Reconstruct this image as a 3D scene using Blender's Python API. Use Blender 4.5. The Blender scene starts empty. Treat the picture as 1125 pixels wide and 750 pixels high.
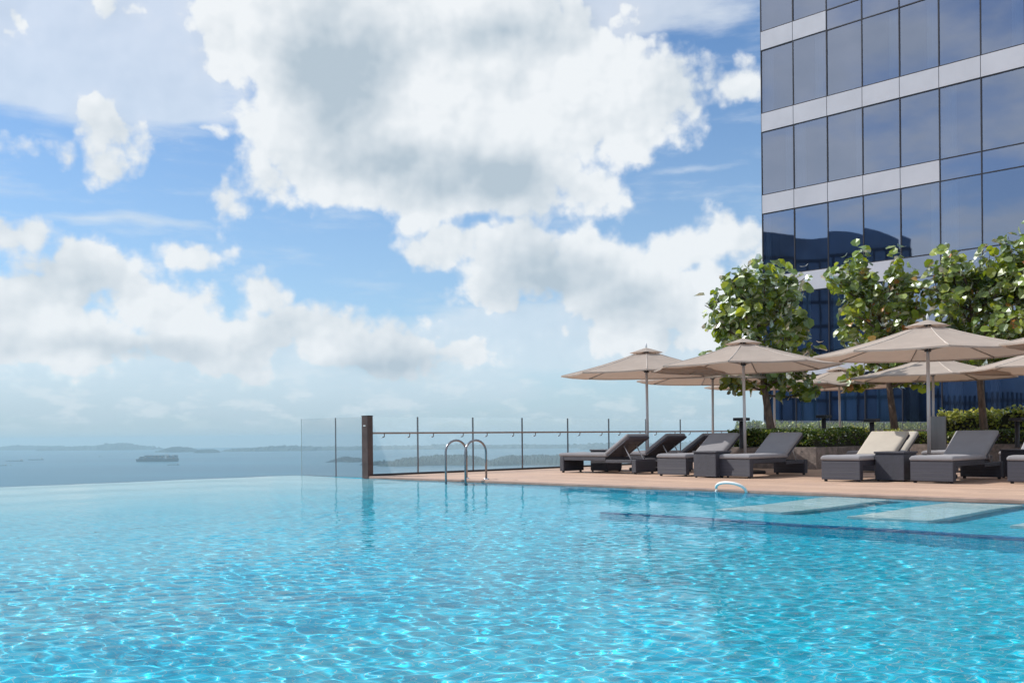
import bpy, math, random
import numpy as np
from mathutils import Vector, Matrix

R = math.radians
scene = bpy.context.scene
coll = scene.collection
rnd = random.Random(7)

# ------------------------------------------------------------------ camera
CAM_Z = 0.80
cam = bpy.data.cameras.new('camera')
cam_o = bpy.data.objects.new('camera', cam)
coll.objects.link(cam_o)
scene.camera = cam_o
cam.lens = 35.0
cam.sensor_width = 36.0
cam.shift_y = 0.0924
cam.clip_start = 0.05
cam.clip_end = 80000
cam_o.location = (0, 0, CAM_Z)
cam_o.rotation_euler = (R(90), R(0.527), 0)

# ------------------------------------------------------------------ light
SUN_DIR = Vector((-1.5, 0.5, 1.58)).normalized()
SUN_EL = math.asin(SUN_DIR.z)
SUN_ROT = math.atan2(SUN_DIR.x, SUN_DIR.y)
sun = bpy.data.lights.new('sun', 'SUN')
sun.energy = 4.6
sun.angle = R(0.53)
sun.color = (1.0, 0.95, 0.88)
sun.cycles.is_caustics_light = True
sun_o = bpy.data.objects.new('sun', sun)
coll.objects.link(sun_o)
sun_o.rotation_euler = SUN_DIR.to_track_quat('Z', 'Y').to_euler()
sun_o.location = (-60, 20, 60)

vs = scene.view_settings
vs.view_transform = 'Standard'
vs.look = 'None'
vs.gamma = 1.0
vs.exposure = 0.0
vs.use_curve_mapping = False
cy = scene.cycles
cy.use_denoising = True
cy.max_bounces = 10
cy.transparent_max_bounces = 24
cy.transmission_bounces = 8
cy.glossy_bounces = 5
cy.diffuse_bounces = 3
cy.volume_bounces = 0
cy.sample_clamp_indirect = 6.0
cy.caustics_reflective = False

# ------------------------------------------------------------------ world: sky and clouds
class Nodes:
    """small helper to write node trees as expressions"""
    def __init__(self, tree):
        self.t = tree
    def new(self, kind, **kw):
        n = self.t.nodes.new(kind)
        for k, v in kw.items():
            setattr(n, k, v)
        return n
    def put(self, sock, v):
        if isinstance(v, bpy.types.NodeSocket):
            self.t.links.new(v, sock)
        elif v is not None:
            if hasattr(sock.default_value, '__len__') and not hasattr(v, '__len__'):
                v = (v,) * len(sock.default_value)
            if hasattr(sock.default_value, '__len__') and len(sock.default_value) == 4 and len(v) == 3:
                v = (*v, 1.0)
            sock.default_value = v
    def m(self, op, a, b=None, c=None, clamp=False):
        n = self.new('ShaderNodeMath', operation=op, use_clamp=clamp)
        for i, v in enumerate((a, b, c)):
            if v is not None:
                self.put(n.inputs[i], v)
        return n.outputs[0]
    def v(self, op, a, b=None, c=None):
        n = self.new('ShaderNodeVectorMath', operation=op)
        for i, x in enumerate((a, b, c)):
            if x is not None:
                self.put(n.inputs[i], x)
        return n.outputs['Value'] if op in ('LENGTH', 'DOT_PRODUCT') else n.outputs[0]
    def noise(self, vec, scale, detail=4, rough=.55, color=False, dim='3D', distortion=0.0):
        n = self.new('ShaderNodeTexNoise', noise_dimensions=dim)
        self.put(n.inputs['Vector'], vec)
        n.inputs['Scale'].default_value = scale
        n.inputs['Detail'].default_value = detail
        n.inputs['Roughness'].default_value = rough
        n.inputs['Distortion'].default_value = distortion
        return n.outputs['Color' if color else 'Fac']
    def step(self, x, a, b, lo=0.0, hi=1.0):
        n = self.new('ShaderNodeMapRange', interpolation_type='SMOOTHSTEP')
        self.put(n.inputs['Value'], x)
        n.inputs['From Min'].default_value = a
        n.inputs['From Max'].default_value = b
        n.inputs['To Min'].default_value = lo
        n.inputs['To Max'].default_value = hi
        return n.outputs[0]
    def mix(self, f, a, b, blend='MIX'):
        n = self.new('ShaderNodeMix', data_type='RGBA', blend_type=blend)
        self.put(n.inputs[0], f)
        self.put(n.inputs[6], a)
        self.put(n.inputs[7], b)
        return n.outputs[2]

F = 1094.0
def angles(x, y):
    """direction (azimuth, elevation) of a spot of sky seen at pixel x, y of the photograph"""
    dx, dy = x - 562.5, y - 479.0
    a, b = dx - .0092 * dy, -.0092 * dx - dy
    return math.atan2(a, F), math.atan2(b, math.hypot(F, a))

world = bpy.data.worlds.new('World')
scene.world = world
world.use_nodes = True
world.cycles.sampling_method = 'MANUAL'
world.cycles.sample_map_resolution = 512
def build_world():
    N = Nodes(world.node_tree)
    world.node_tree.nodes.clear()
    out = N.new('ShaderNodeOutputWorld')
    bg = N.new('ShaderNodeBackground')
    bg.inputs['Strength'].default_value = 0.1
    world.node_tree.links.new(bg.outputs[0], out.inputs[0])
    sky = N.new('ShaderNodeTexSky', sky_type='NISHITA', sun_disc=False)
    sky.sun_elevation = SUN_EL
    sky.sun_rotation = SUN_ROT
    sky.altitude = 150
    sky.air_density = 1.0
    sky.dust_density = 0.4
    sky.ozone_density = 1.5
    base = N.mix(1.0, sky.outputs[0], (0.80, 1.09, 1.36, 1), 'MULTIPLY')
    tc = N.new('ShaderNodeTexCoord')
    d = N.v('NORMALIZE', tc.outputs['Generated'])
    sep = N.new('ShaderNodeSeparateXYZ')
    N.put(sep.inputs[0], d)
    X, Y, Z = sep.outputs
    az = N.m('ARCTAN2', X, Y)
    el = N.m('ARCSINE', Z)
    com = N.new('ShaderNodeCombineXYZ')
    N.put(com.inputs[0], az); N.put(com.inputs[1], el)
    P = com.outputs[0]
    # edges of the clouds are torn by two scales of turbulence
    w1 = N.v('SUBTRACT', N.noise(P, 11, 3, .5, True), (.5, .5, .5))
    w2 = N.v('SUBTRACT', N.noise(P, 42, 5, .6, True), (.5, .5, .5))
    Q = N.v('MULTIPLY_ADD', w1, (.07, .05, 0), P)
    Q = N.v('MULTIPLY_ADD', w2, (.022, .018, 0), Q)
    def field(blobs, p, lift=0.0):
        acc = None
        for x, y, rx, ry in blobs:
            a, e = angles(x, y)
            s = (F / rx, F / ry, 0)
            q = N.v('MULTIPLY_ADD', p, s, (-a * s[0], -e * s[1], 0))
            k = math.sqrt(rx * ry) / 62
            f = N.m('MULTIPLY_ADD', N.v('LENGTH', q), -k, k + lift)
            if acc is None:
                acc = f
            else:
                n = N.m('SMOOTH_MAX', acc, f, .25)
                acc = n
        return acc
    heaps = [(335, 45, 130, 72), (425, 120, 165, 105), (560, 90, 190, 95), (660, 105, 115, 68), (725, 105, 62, 42),
             (380, 190, 108, 46), (515, 195, 135, 58), (655, 208, 42, 34), (430, 8, 200, 50), (800, 88, 40, 22),
             (500, 272, 62, 28), (570, 285, 80, 45), (640, 290, 80, 46), (535, 322, 52, 28), (700, 322, 90, 58),
             (745, 268, 58, 30), (805, 262, 60, 26), (690, 372, 95, 30), (765, 330, 75, 55), (860, 300, 60, 50),
             (125, 128, 30, 42), (113, 176, 20, 17), (222, 150, 24, 11), (203, 276, 42, 20), (72, 166, 11, 15),
             (246, 212, 14, 20), (8, 250, 34, 24), (28, 160, 14, 7),
             (100, 302, 72, 40), (28, 325, 75, 45), (180, 335, 82, 36), (298, 326, 34, 20), (330, 366, 90, 30),
             (250, 372, 110, 38), (430, 388, 95, 28), (60, 372, 105, 40), (480, 372, 34, 18), (500, 392, 60, 24),
             (120, 8, 26, 18), (18, 12, 16, 18)]
    M = field(heaps, Q, .06)
    def puffs(p):
        acc = None
        for sc, amp in ((19, .42), (41, .30), (88, .18)):
            vn = N.new('ShaderNodeTexVoronoi', feature='SMOOTH_F1', voronoi_dimensions='2D')
            N.put(vn.inputs['Vector'], p)
            vn.inputs['Scale'].default_value = sc
            vn.inputs['Smoothness'].default_value = .25
            f = N.m('MULTIPLY', N.m('SUBTRACT', .42, vn.outputs['Distance']), amp)
            acc = f if acc is None else N.m('ADD', acc, f)
        return acc
    pw = N.v('MULTIPLY_ADD', w2, (.016, .014, 0), P)
    puff = puffs(pw)
    fb = N.noise(P, 17, 9, .58)
    D = N.m('ADD', N.m('MULTIPLY_ADD', N.m('SUBTRACT', fb, .5), 1.45, M), N.m('MULTIPLY', puff, .95))
    a_heap = N.step(D, -.07, .36)
    # thin veils
    veils = [(70, 55, 230, 70), (200, 35, 150, 60), (110, 238, 150, 9), (760, 186, 70, 7), (620, 370, 240, 50), (230, 420, 420, 45),
             (700, 10, 160, 34), (160, 100, 130, 50)]
    V = field(veils, N.v('MULTIPLY_ADD', w1, (.10, .03, 0), P))
    st = N.v('MULTIPLY', P, (4.0, 17.0, 1.0))
    streak = N.noise(st, 2.2, 6, .6)
    VD = N.m('MULTIPLY_ADD', N.m('SUBTRACT', streak, .5), 1.2, V)
    a_veil = N.m('MULTIPLY', N.step(VD, -.02, .62), .70)
    # faint high streaks all over
    a_high = N.m('MULTIPLY', N.step(streak, .48, .78), .38)
    # the rest of the sky, seen only in reflections: a broken deck of clouds on a plane
    zz = N.m('ADD', N.m('MAXIMUM', Z, 0.0), .16)
    cp = N.new('ShaderNodeCombineXYZ')
    N.put(cp.inputs[0], N.m('DIVIDE', X, zz)); N.put(cp.inputs[1], N.m('DIVIDE', Y, zz))
    pn = N.noise(cp.outputs[0], 2.1, 8, .54)
    away = N.m('MAXIMUM', N.step(N.m('ABSOLUTE', az), .55, .8), N.step(el, .44, .62))
    a_rest = N.m('MULTIPLY', N.step(pn, .38, .58, .22, 1.0), away)
    alpha = N.m('MAXIMUM', a_heap, N.m('MAXIMUM', a_veil, N.m('MAXIMUM', a_high, a_rest)))
    # light on the heaps: relief towards the sun, grey where they are thick
    L = (-.014, .016, 0)
    rel = N.m('ADD', N.m('SUBTRACT', N.noise(P, 17, 4, .5), N.noise(N.v('ADD', P, L), 17, 4, .5)), N.m('MULTIPLY', N.m('SUBTRACT', puff, puffs(N.v('ADD', pw, (-.006, .007, 0)))), .55))
    greys = [(368, 88, 62, 62), (395, 60, 45, 40), (515, 196, 115, 36), (430, 178, 90, 30), (545, 40, 60, 22), (592, 305, 66, 32), (92, 312, 40, 20), (125, 378, 95, 12),
             (690, 332, 50, 20), (440, 402, 55, 12)]
    G = N.step(field(greys, N.v('MULTIPLY_ADD', w1, (.045, .03, 0), P)), -.45, .75)
    soft = N.noise(P, 7, 3, .5)
    shade = N.m('MULTIPLY_ADD', rel, -1.0, N.m('MULTIPLY_ADD', G, .80, N.m('MULTIPLY', N.step(soft, .40, .64), .36)))
    shade = N.m('ADD', shade, N.m('MULTIPLY', a_rest, N.step(pn, .5, .75, 0, .55)), clamp=True)
    white = (8.8, 9.15, 9.45, 1)
    grey = (4.7, 5.65, 6.5, 1)
    ccol = N.mix(shade, white, grey)
    ccol = N.mix(N.m('MULTIPLY', N.m('SUBTRACT', 1.0, a_heap), .5), ccol, (7.9, 8.55, 9.4, 1))
    col = N.mix(alpha, base, ccol)
    # pale air low over the sea
    hz = N.m('MAXIMUM', N.step(el, -.005, .155, .96, 0.0), N.step(el, .02, .42, .42, .04))
    hz = N.m('MULTIPLY', hz, N.m('MULTIPLY_ADD', a_heap, -.74, 1.0))
    hcol = N.mix(N.step(el, .0, .07), (4.65, 6.05, 6.95, 1), (5.5, 7.15, 8.3, 1))
    low = N.noise(N.v('MULTIPLY', P, (1.0, 2.6, 1.0)), 20, 6, .6)
    low = N.m('MULTIPLY', N.step(low, .48, .62), N.m('MULTIPLY', N.step(el, .004, .025), N.step(el, .10, .05)))
    hcol = N.mix(N.m('MULTIPLY', low, .5), hcol, (7.4, 8.2, 8.8, 1))
    col = N.mix(hz, col, hcol)
    col = N.mix(N.step(el, -.02, -.06), col, (1.6, 2.6, 3.2, 1))
    world.node_tree.links.new(col, bg.inputs[0])
build_world()

# ------------------------------------------------------------------ helpers
def tag(o, label=None, cat=None, group=None, kind=None):
    if label: o['label'] = label
    if cat: o['category'] = cat
    if group: o['group'] = group
    if kind: o['kind'] = kind
    return o

def empty(name, loc=(0, 0, 0), rz=0.0):
    o = bpy.data.objects.new(name, None)
    o.location = loc
    o.rotation_euler = (0, 0, rz)
    o.empty_display_size = .2
    coll.objects.link(o)
    return o

def link(name, me, parent=None):
    o = bpy.data.objects.new(name, me)
    coll.objects.link(o)
    if parent: o.parent = parent
    return o

class MB:
    """collects shapes into one mesh"""
    def __init__(self):
        self.v, self.f, self.mi, self.sm = [], [], [], []
    def add(self, verts, faces, mi=0, smooth=False):
        k = len(self.v)
        self.v += [tuple(p) for p in verts]
        for f in faces:
            self.f.append(tuple(i + k for i in f)); self.mi.append(mi); self.sm.append(smooth)
    def box(self, lo, hi, bev=0.0, mat=None, mi=0):
        x0, y0, z0 = lo; x1, y1, z1 = hi
        if bev <= 0:
            vs_ = [(x0, y0, z0), (x1, y0, z0), (x1, y1, z0), (x0, y1, z0), (x0, y0, z1), (x1, y0, z1), (x1, y1, z1), (x0, y1, z1)]
            fs = [(3, 2, 1, 0), (4, 5, 6, 7), (0, 1, 5, 4), (1, 2, 6, 5), (2, 3, 7, 6), (3, 0, 4, 7)]
        else:
            b = min(bev, (x1 - x0) * .49, (y1 - y0) * .49, (z1 - z0) * .49)
            vs_, fs, idx = [], [], {}
            for sx in (0, 1):
                for sy in (0, 1):
                    for sz in (0, 1):
                        c = ((x0, x1)[sx], (y0, y1)[sy], (z0, z1)[sz])
                        s = (1 - 2 * sx, 1 - 2 * sy, 1 - 2 * sz)
                        for ax in range(3):
                            p = [c[i] + s[i] * b for i in range(3)]
                            p[ax] = c[ax]
                            idx[sx, sy, sz, ax] = len(vs_)
                            vs_.append(tuple(p))
            def I(a, ax): return idx[a[0], a[1], a[2], ax]
            for ax in range(3):
                o1, o2 = [i for i in range(3) if i != ax]
                for s in (0, 1):
                    q = []
                    for u, w in ((0, 0), (1, 0), (1, 1), (0, 1)):
                        a = [0, 0, 0]; a[ax] = s; a[o1] = u; a[o2] = w
                        q.append(I(a, ax))
                    flip = (s == 0) ^ (ax == 1)
                    fs.append(tuple(reversed(q)) if flip else tuple(q))
            for ax in range(3):
                o1, o2 = [i for i in range(3) if i != ax]
                for u in (0, 1):
                    for w in (0, 1):
                        a = [0, 0, 0]; a[o1] = u; a[o2] = w
                        c = list(a); c[ax] = 1
                        q = [I(a, o1), I(c, o1), I(c, o2), I(a, o2)]
                        fs.append(tuple(q))
            for sx in (0, 1):
                for sy in (0, 1):
                    for sz in (0, 1):
                        fs.append((idx[sx, sy, sz, 0], idx[sx, sy, sz, 1], idx[sx, sy, sz, 2]))
        if mat is not None:
            vs_ = [tuple(mat @ Vector(p)) for p in vs_]
        self.add(vs_, fs, mi)
    def tube(self, pts, rad, n=10, cap=True, mi=0):
        pts = [Vector(p) for p in pts]
        rads = rad if hasattr(rad, '__len__') else [rad] * len(pts)
        up = None
        vs_, fs = [], []
        for i, p in enumerate(pts):
            t = (pts[min(i + 1, len(pts) - 1)] - pts[max(i - 1, 0)]).normalized()
            if up is None:
                up = Vector((0, 0, 1)) if abs(t.z) < .9 else Vector((1, 0, 0))
            a = t.cross(up).normalized()
            b = a.cross(t).normalized()
            up = b
            for k in range(n):
                th = 2 * math.pi * k / n
                vs_.append(p + (a * math.cos(th) + b * math.sin(th)) * rads[i])
        for i in range(len(pts) - 1):
            for k in range(n):
                fs.append((i * n + k, i * n + (k + 1) % n, (i + 1) * n + (k + 1) % n, (i + 1) * n + k))
        self.add(vs_, fs, mi, True)
        if cap:
            k0 = len(self.v) - len(vs_)
            self.f.append(tuple(k0 + k for k in reversed(range(n)))); self.mi.append(mi); self.sm.append(False)
            m0 = k0 + (len(pts) - 1) * n
            self.f.append(tuple(m0 + k for k in range(n))); self.mi.append(mi); self.sm.append(False)
    def lathe(self, prof, n=20, mi=0, origin=(0, 0, 0), smooth=True):
        ox, oy, oz = origin
        vs_, fs = [], []
        for r_, z in prof:
            for k in range(n):
                th = 2 * math.pi * k / n
                vs_.append((ox + r_ * math.cos(th), oy + r_ * math.sin(th), oz + z))
        for i in range(len(prof) - 1):
            for k in range(n):
                fs.append((i * n + k, i * n + (k + 1) % n, (i + 1) * n + (k + 1) % n, (i + 1) * n + k))
        self.add(vs_, fs, mi, smooth)
    def prism(self, poly, z0, z1, mi=0):
        n = len(poly)
        vs_ = [(x, y, z0) for x, y in poly] + [(x, y, z1) for x, y in poly]
        fs = [tuple(reversed(range(n))), tuple(range(n, 2 * n))]
        fs += [(i, (i + 1) % n, (i + 1) % n + n, i + n) for i in range(n)]
        self.add(vs_, fs, mi)
    def mesh(self, name, mats):
        me = bpy.data.meshes.new(name)
        me.from_pydata(self.v, [], self.f)
        for m in (mats if isinstance(mats, (list, tuple)) else [mats]):
            me.materials.append(m)
        me.polygons.foreach_set('material_index', self.mi)
        me.polygons.foreach_set('use_smooth', self.sm)
        me.update()
        return me
    def build(self, name, mats, parent=None):
        return link(name, self.mesh(name, mats), parent)

def copy_tree(o, parent=None):
    c = o.copy()
    coll.objects.link(c)
    c.parent = parent
    for ch in list(o.children):
        copy_tree(ch, c)
    return c

def np_mesh(name, verts, quads, mats, midx=None, smooth=False):
    me = bpy.data.meshes.new(name)
    n, k = quads.shape
    me.vertices.add(len(verts)); me.vertices.foreach_set('co', np.ascontiguousarray(verts, dtype=np.float32).ravel())
    me.loops.add(n * k); me.loops.foreach_set('vertex_index', quads.astype(np.int32).ravel())
    me.polygons.add(n)
    me.polygons.foreach_set('loop_start', np.arange(0, n * k, k, dtype=np.int32))
    for m in (mats if isinstance(mats, (list, tuple)) else [mats]):
        me.materials.append(m)
    if midx is not None: me.polygons.foreach_set('material_index', midx.astype(np.int32))
    me.polygons.foreach_set('use_smooth', np.full(n, smooth))
    me.update(); me.validate()
    return me

# pool coordinates: s runs along the deck edge to the right, t runs away over the deck
EX, EY = .70710678, -.70710678
VX, VY = .70710678, .70710678
OX, OY = -2.90, 19.75
POOL_ROT = R(-45)
def W(s, t, z=0.0):
    return Vector((OX + s * EX + t * VX, OY + s * EY + t * VY, z))
def ST(x, y):
    dx, dy = x - OX, y - OY
    return dx * EX + dy * EY, dx * VX + dy * VY
def pool_frame(s, t, z=0.0):
    return Matrix.Translation(W(s, t, z)) @ Matrix.Rotation(POOL_ROT, 4, 'Z')

# ------------------------------------------------------------------ materials
MATS = {}
S0, S1, T0 = -2.48, 34.0, -26.0
def pbr(name, color, rough=.5, metal=0.0, spec=.5, var=0.0, vscale=6.0, bump=0.0, bscale=40.0, detail=5, stretch=None):
    if name in MATS: return MATS[name]
    m = bpy.data.materials.new(name); m.use_nodes = True
    b = m.node_tree.nodes['Principled BSDF']
    b.inputs['Base Color'].default_value = (*color, 1)
    b.inputs['Roughness'].default_value = rough
    b.inputs['Metallic'].default_value = metal
    b.inputs['Specular IOR Level'].default_value = spec
    N = Nodes(m.node_tree)
    tc = N.new('ShaderNodeTexCoord').outputs['Object']
    if stretch: tc = N.v('MULTIPLY', tc, stretch)
    if var:
        f = N.noise(tc, vscale, detail, .6)
        c = N.mix(N.step(f, .3, .7), tuple(x * (1 - var) for x in color), tuple(min(1, x * (1 + var)) for x in color))
        N.put(b.inputs['Base Color'], c)
        N.put(b.inputs['Roughness'], N.m('MULTIPLY_ADD', f, .25, rough - .12, clamp=True))
    if bump:
        bn = N.new('ShaderNodeBump')
        bn.inputs['Strength'].default_value = bump
        bn.inputs['Distance'].default_value = .01
        N.put(bn.inputs['Height'], N.noise(tc, bscale, 4, .6))
        N.put(b.inputs['Normal'], bn.outputs[0])
    MATS[name] = m
    return m

def glass_sheet(name, tint, film, film_col=(.8, .88, .9), gloss=(1, 1, 1)):
    """thin clear pane: passes light straight on, mirrors by angle, carries a faint film of dust"""
    m = bpy.data.materials.new(name); m.use_nodes = True
    t = m.node_tree; t.nodes.clear(); N = Nodes(t)
    tr = N.new('ShaderNodeBsdfTransparent'); tr.inputs[0].default_value = (*tint, 1)
    gl = N.new('ShaderNodeBsdfGlossy'); gl.inputs['Roughness'].default_value = .02; gl.inputs[0].default_value = (*gloss, 1)
    df = N.new('ShaderNodeBsdfTranslucent'); df.inputs[0].default_value = (*film_col, 1)
    fr = N.new('ShaderNodeFresnel'); fr.inputs[0].default_value = 1.45
    a = N.new('ShaderNodeMixShader'); a.inputs[0].default_value = film
    b = N.new('ShaderNodeMixShader')
    out = N.new('ShaderNodeOutputMaterial')
    t.links.new(tr.outputs[0], a.inputs[1]); t.links.new(df.outputs[0], a.inputs[2])
    t.links.new(fr.outputs[0], b.inputs[0]); t.links.new(a.outputs[0], b.inputs[1]); t.links.new(gl.outputs[0], b.inputs[2])
    t.links.new(b.outputs[0], out.inputs[0])
    return m

def deck_material():
    m = bpy.data.materials.new('deck_planks'); m.use_nodes = True
    N = Nodes(m.node_tree); b = m.node_tree.nodes['Principled BSDF']
    geo = N.new('ShaderNodeNewGeometry').outputs['Position']
    mp = N.new('ShaderNodeMapping', vector_type='POINT')
    mp.inputs['Rotation'].default_value = (0, 0, R(45))
    N.put(mp.inputs[0], geo)
    br = N.new('ShaderNodeTexBrick', offset=.37)
    N.put(br.inputs['Vector'], mp.outputs[0])
    br.inputs['Color1'].default_value = (.62, .435, .325, 1)
    br.inputs['Color2'].default_value = (.44, .295, .215, 1)
    br.inputs['Mortar'].default_value = (.16, .10, .075, 1)
    br.inputs['Scale'].default_value = 1.0
    br.inputs['Mortar Size'].default_value = .005
    br.inputs['Mortar Smooth'].default_value = .3
    br.inputs['Bias'].default_value = .1
    br.inputs['Brick Width'].default_value = 2.4
    br.inputs['Row Height'].default_value = .142
    grain = N.noise(N.v('MULTIPLY', mp.outputs[0], (3.0, 60.0, 3.0)), 1.0, 5, .6)
    blot = N.noise(mp.outputs[0], .9, 5, .6)
    c = N.mix(.25, br.outputs['Color'], N.mix(grain, (.38, .25, .18, 1), (.62, .45, .34, 1)))
    c = N.mix(N.step(blot, .40, .66, 0, .5), c, (.36, .25, .20, 1))
    N.put(b.inputs['Base Color'], c)
    b.inputs['Roughness'].default_value = .62
    bn = N.new('ShaderNodeBump'); bn.inputs['Strength'].default_value = .4; bn.inputs['Distance'].default_value = .004
    N.put(bn.inputs['Height'], N.m('SUBTRACT', grain, br.outputs['Fac']))
    N.put(b.inputs['Normal'], bn.outputs[0])
    return m

def tile_material(name, c1, c2, size, joint=(.5, .7, .75), jw=.06, pale=None):
    m = bpy.data.materials.new(name); m.use_nodes = True
    N = Nodes(m.node_tree); b = m.node_tree.nodes['Principled BSDF']
    geo = N.new('ShaderNodeNewGeometry').outputs['Position']
    mp = N.new('ShaderNodeMapping', vector_type='POINT')
    mp.inputs['Rotation'].default_value = (0, 0, R(45))
    N.put(mp.inputs[0], geo)
    br = N.new('ShaderNodeTexBrick', offset=0.0)
    N.put(br.inputs['Vector'], mp.outputs[0])
    br.inputs['Color1'].default_value = (*c1, 1)
    br.inputs['Color2'].default_value = (*c2, 1)
    br.inputs['Mortar'].default_value = (*joint, 1)
    br.inputs['Scale'].default_value = 1.0
    br.inputs['Mortar Size'].default_value = size * jw * .5
    br.inputs['Brick Width'].default_value = size
    br.inputs['Row Height'].default_value = size
    blot = N.noise(mp.outputs[0], .6, 4, .6)
    c = N.mix(N.step(blot, .3, .7, 0, .3), br.outputs['Color'], c2)
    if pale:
        # paler towards the infinity edge: mirrored sky put into the tile colour
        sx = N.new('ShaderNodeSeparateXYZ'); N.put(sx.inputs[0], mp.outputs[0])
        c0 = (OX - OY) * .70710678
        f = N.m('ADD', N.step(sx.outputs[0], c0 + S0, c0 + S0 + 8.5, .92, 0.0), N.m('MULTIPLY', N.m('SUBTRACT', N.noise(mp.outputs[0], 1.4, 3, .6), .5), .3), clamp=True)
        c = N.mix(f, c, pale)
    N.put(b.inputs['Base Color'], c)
    b.inputs['Roughness'].default_value = .35
    return m

def water_material():
    m = bpy.data.materials.new('pool_water'); m.use_nodes = True
    t = m.node_tree; t.nodes.clear(); N = Nodes(t)
    rf = N.new('ShaderNodeBsdfRefraction'); rf.inputs['IOR'].default_value = 1.333; rf.inputs['Roughness'].default_value = 0
    rf.inputs['Color'].default_value = (.90, .985, 1.0, 1)
    gl = N.new('ShaderNodeBsdfGlossy'); gl.inputs['Roughness'].default_value = .0
    fr = N.new('ShaderNodeFresnel'); fr.inputs[0].default_value = 1.24
    mx = N.new('ShaderNodeMixShader'); out = N.new('ShaderNodeOutputMaterial')
    N.put(mx.inputs[0], N.m('MULTIPLY', fr.outputs[0], .72)); t.links.new(rf.outputs[0], mx.inputs[1]); t.links.new(gl.outputs[0], mx.inputs[2])
    t.links.new(mx.outputs[0], out.inputs[0])
    return m

def leaf_material(name, color, back, gloss=.35, rough=.35):
    m = bpy.data.materials.new(name); m.use_nodes = True
    t = m.node_tree; t.nodes.clear(); N = Nodes(t)
    geo = N.new('ShaderNodeNewGeometry')
    f = geo.outputs['Random Per Island']
    hs = N.new('ShaderNodeHueSaturation')
    hs.inputs['Color'].default_value = (*color, 1)
    N.put(hs.inputs['Value'], N.m('MULTIPLY_ADD', f, .9, .55))
    N.put(hs.inputs['Hue'], N.m('MULTIPLY_ADD', N.m('FRACT', N.m('MULTIPLY', f, 7.31)), .05, .475))
    df = N.new('ShaderNodeBsdfDiffuse'); N.put(df.inputs[0], hs.outputs[0])
    tl = N.new('ShaderNodeBsdfTranslucent'); tl.inputs[0].default_value = (*back, 1)
    gl = N.new('ShaderNodeBsdfGlossy'); gl.inputs['Roughness'].default_value = rough; gl.inputs[0].default_value = (.9, .95, .9, 1)
    a = N.new('ShaderNodeMixShader'); a.inputs[0].default_value = .42
    b = N.new('ShaderNodeMixShader')
    fr = N.new('ShaderNodeFresnel'); fr.inputs[0].default_value = 1.45
    N.put(b.inputs[0], N.m('MULTIPLY', fr.outputs[0], gloss / .2))
    out = N.new('ShaderNodeOutputMaterial')
    t.links.new(df.outputs[0], a.inputs[1]); t.links.new(tl.outputs[0], a.inputs[2])
    t.links.new(a.outputs[0], b.inputs[1]); t.links.new(gl.outputs[0], b.inputs[2]); t.links.new(b.outputs[0], out.inputs[0])
    return m

def wicker_material(name, c):
    m = bpy.data.materials.new(name); m.use_nodes = True
    N = Nodes(m.node_tree); b = m.node_tree.nodes['Principled BSDF']
    tc = N.new('ShaderNodeTexCoord').outputs['Object']
    br = N.new('ShaderNodeTexBrick', offset=.5)
    mp = N.new('ShaderNodeMapping'); mp.inputs['Rotation'].default_value = (R(90), 0, R(45)); N.put(mp.inputs[0], tc)
    N.put(br.inputs['Vector'], mp.outputs[0])
    br.inputs['Color1'].default_value = (*[x * 1.15 for x in c], 1)
    br.inputs['Color2'].default_value = (*[x * .8 for x in c], 1)
    br.inputs['Mortar'].default_value = (*[x * .4 for x in c], 1)
    br.inputs['Scale'].default_value = 1.0; br.inputs['Mortar Size'].default_value = .0018
    br.inputs['Brick Width'].default_value = .045; br.inputs['Row Height'].default_value = .012
    N.put(b.inputs['Base Color'], br.outputs['Color'])
    b.inputs['Roughness'].default_value = .5
    bn = N.new('ShaderNodeBump'); bn.inputs['Strength'].default_value = .5; bn.inputs['Distance'].default_value = .003
    N.put(bn.inputs['Height'], N.m('SUBTRACT', 1.0, br.outputs['Fac'])); N.put(b.inputs['Normal'], bn.outputs[0])
    return m

def fabric_material(name, c, trans=.0, wscale=900):
    m = bpy.data.materials.new(name); m.use_nodes = True
    t = m.node_tree; t.nodes.clear(); N = Nodes(t)
    tc = N.new('ShaderNodeTexCoord').outputs['Object']
    n1 = N.noise(tc, 3.0, 5, .6); n2 = N.noise(tc, 160, 2, .5)
    col = N.mix(N.step(n1, .3, .7), tuple(x * .93 for x in c), tuple(x * 1.05 for x in c))
    col = N.mix(N.m('MULTIPLY', n2, .25), col, tuple(x * .75 for x in c))
    df = N.new('ShaderNodeBsdfDiffuse'); N.put(df.inputs[0], col); df.inputs['Roughness'].default_value = .6
    bn = N.new('ShaderNodeBump'); bn.inputs['Strength'].default_value = .25; bn.inputs['Distance'].default_value = .01
    N.put(bn.inputs['Height'], N.m('ADD', n1, N.m('MULTIPLY', n2, .15))); N.put(df.inputs['Normal'], bn.outputs[0])
    out = N.new('ShaderNodeOutputMaterial')
    if trans:
        tl = N.new('ShaderNodeBsdfTranslucent'); tl.inputs[0].default_value = (c[0] * .95, c[1] * .78, c[2] * .68, 1)
        mx = N.new('ShaderNodeMixShader'); mx.inputs[0].default_value = trans
        t.links.new(df.outputs[0], mx.inputs[1]); t.links.new(tl.outputs[0], mx.inputs[2]); t.links.new(mx.outputs[0], out.inputs[0])
    else:
        t.links.new(df.outputs[0], out.inputs[0])
    return m

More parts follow.
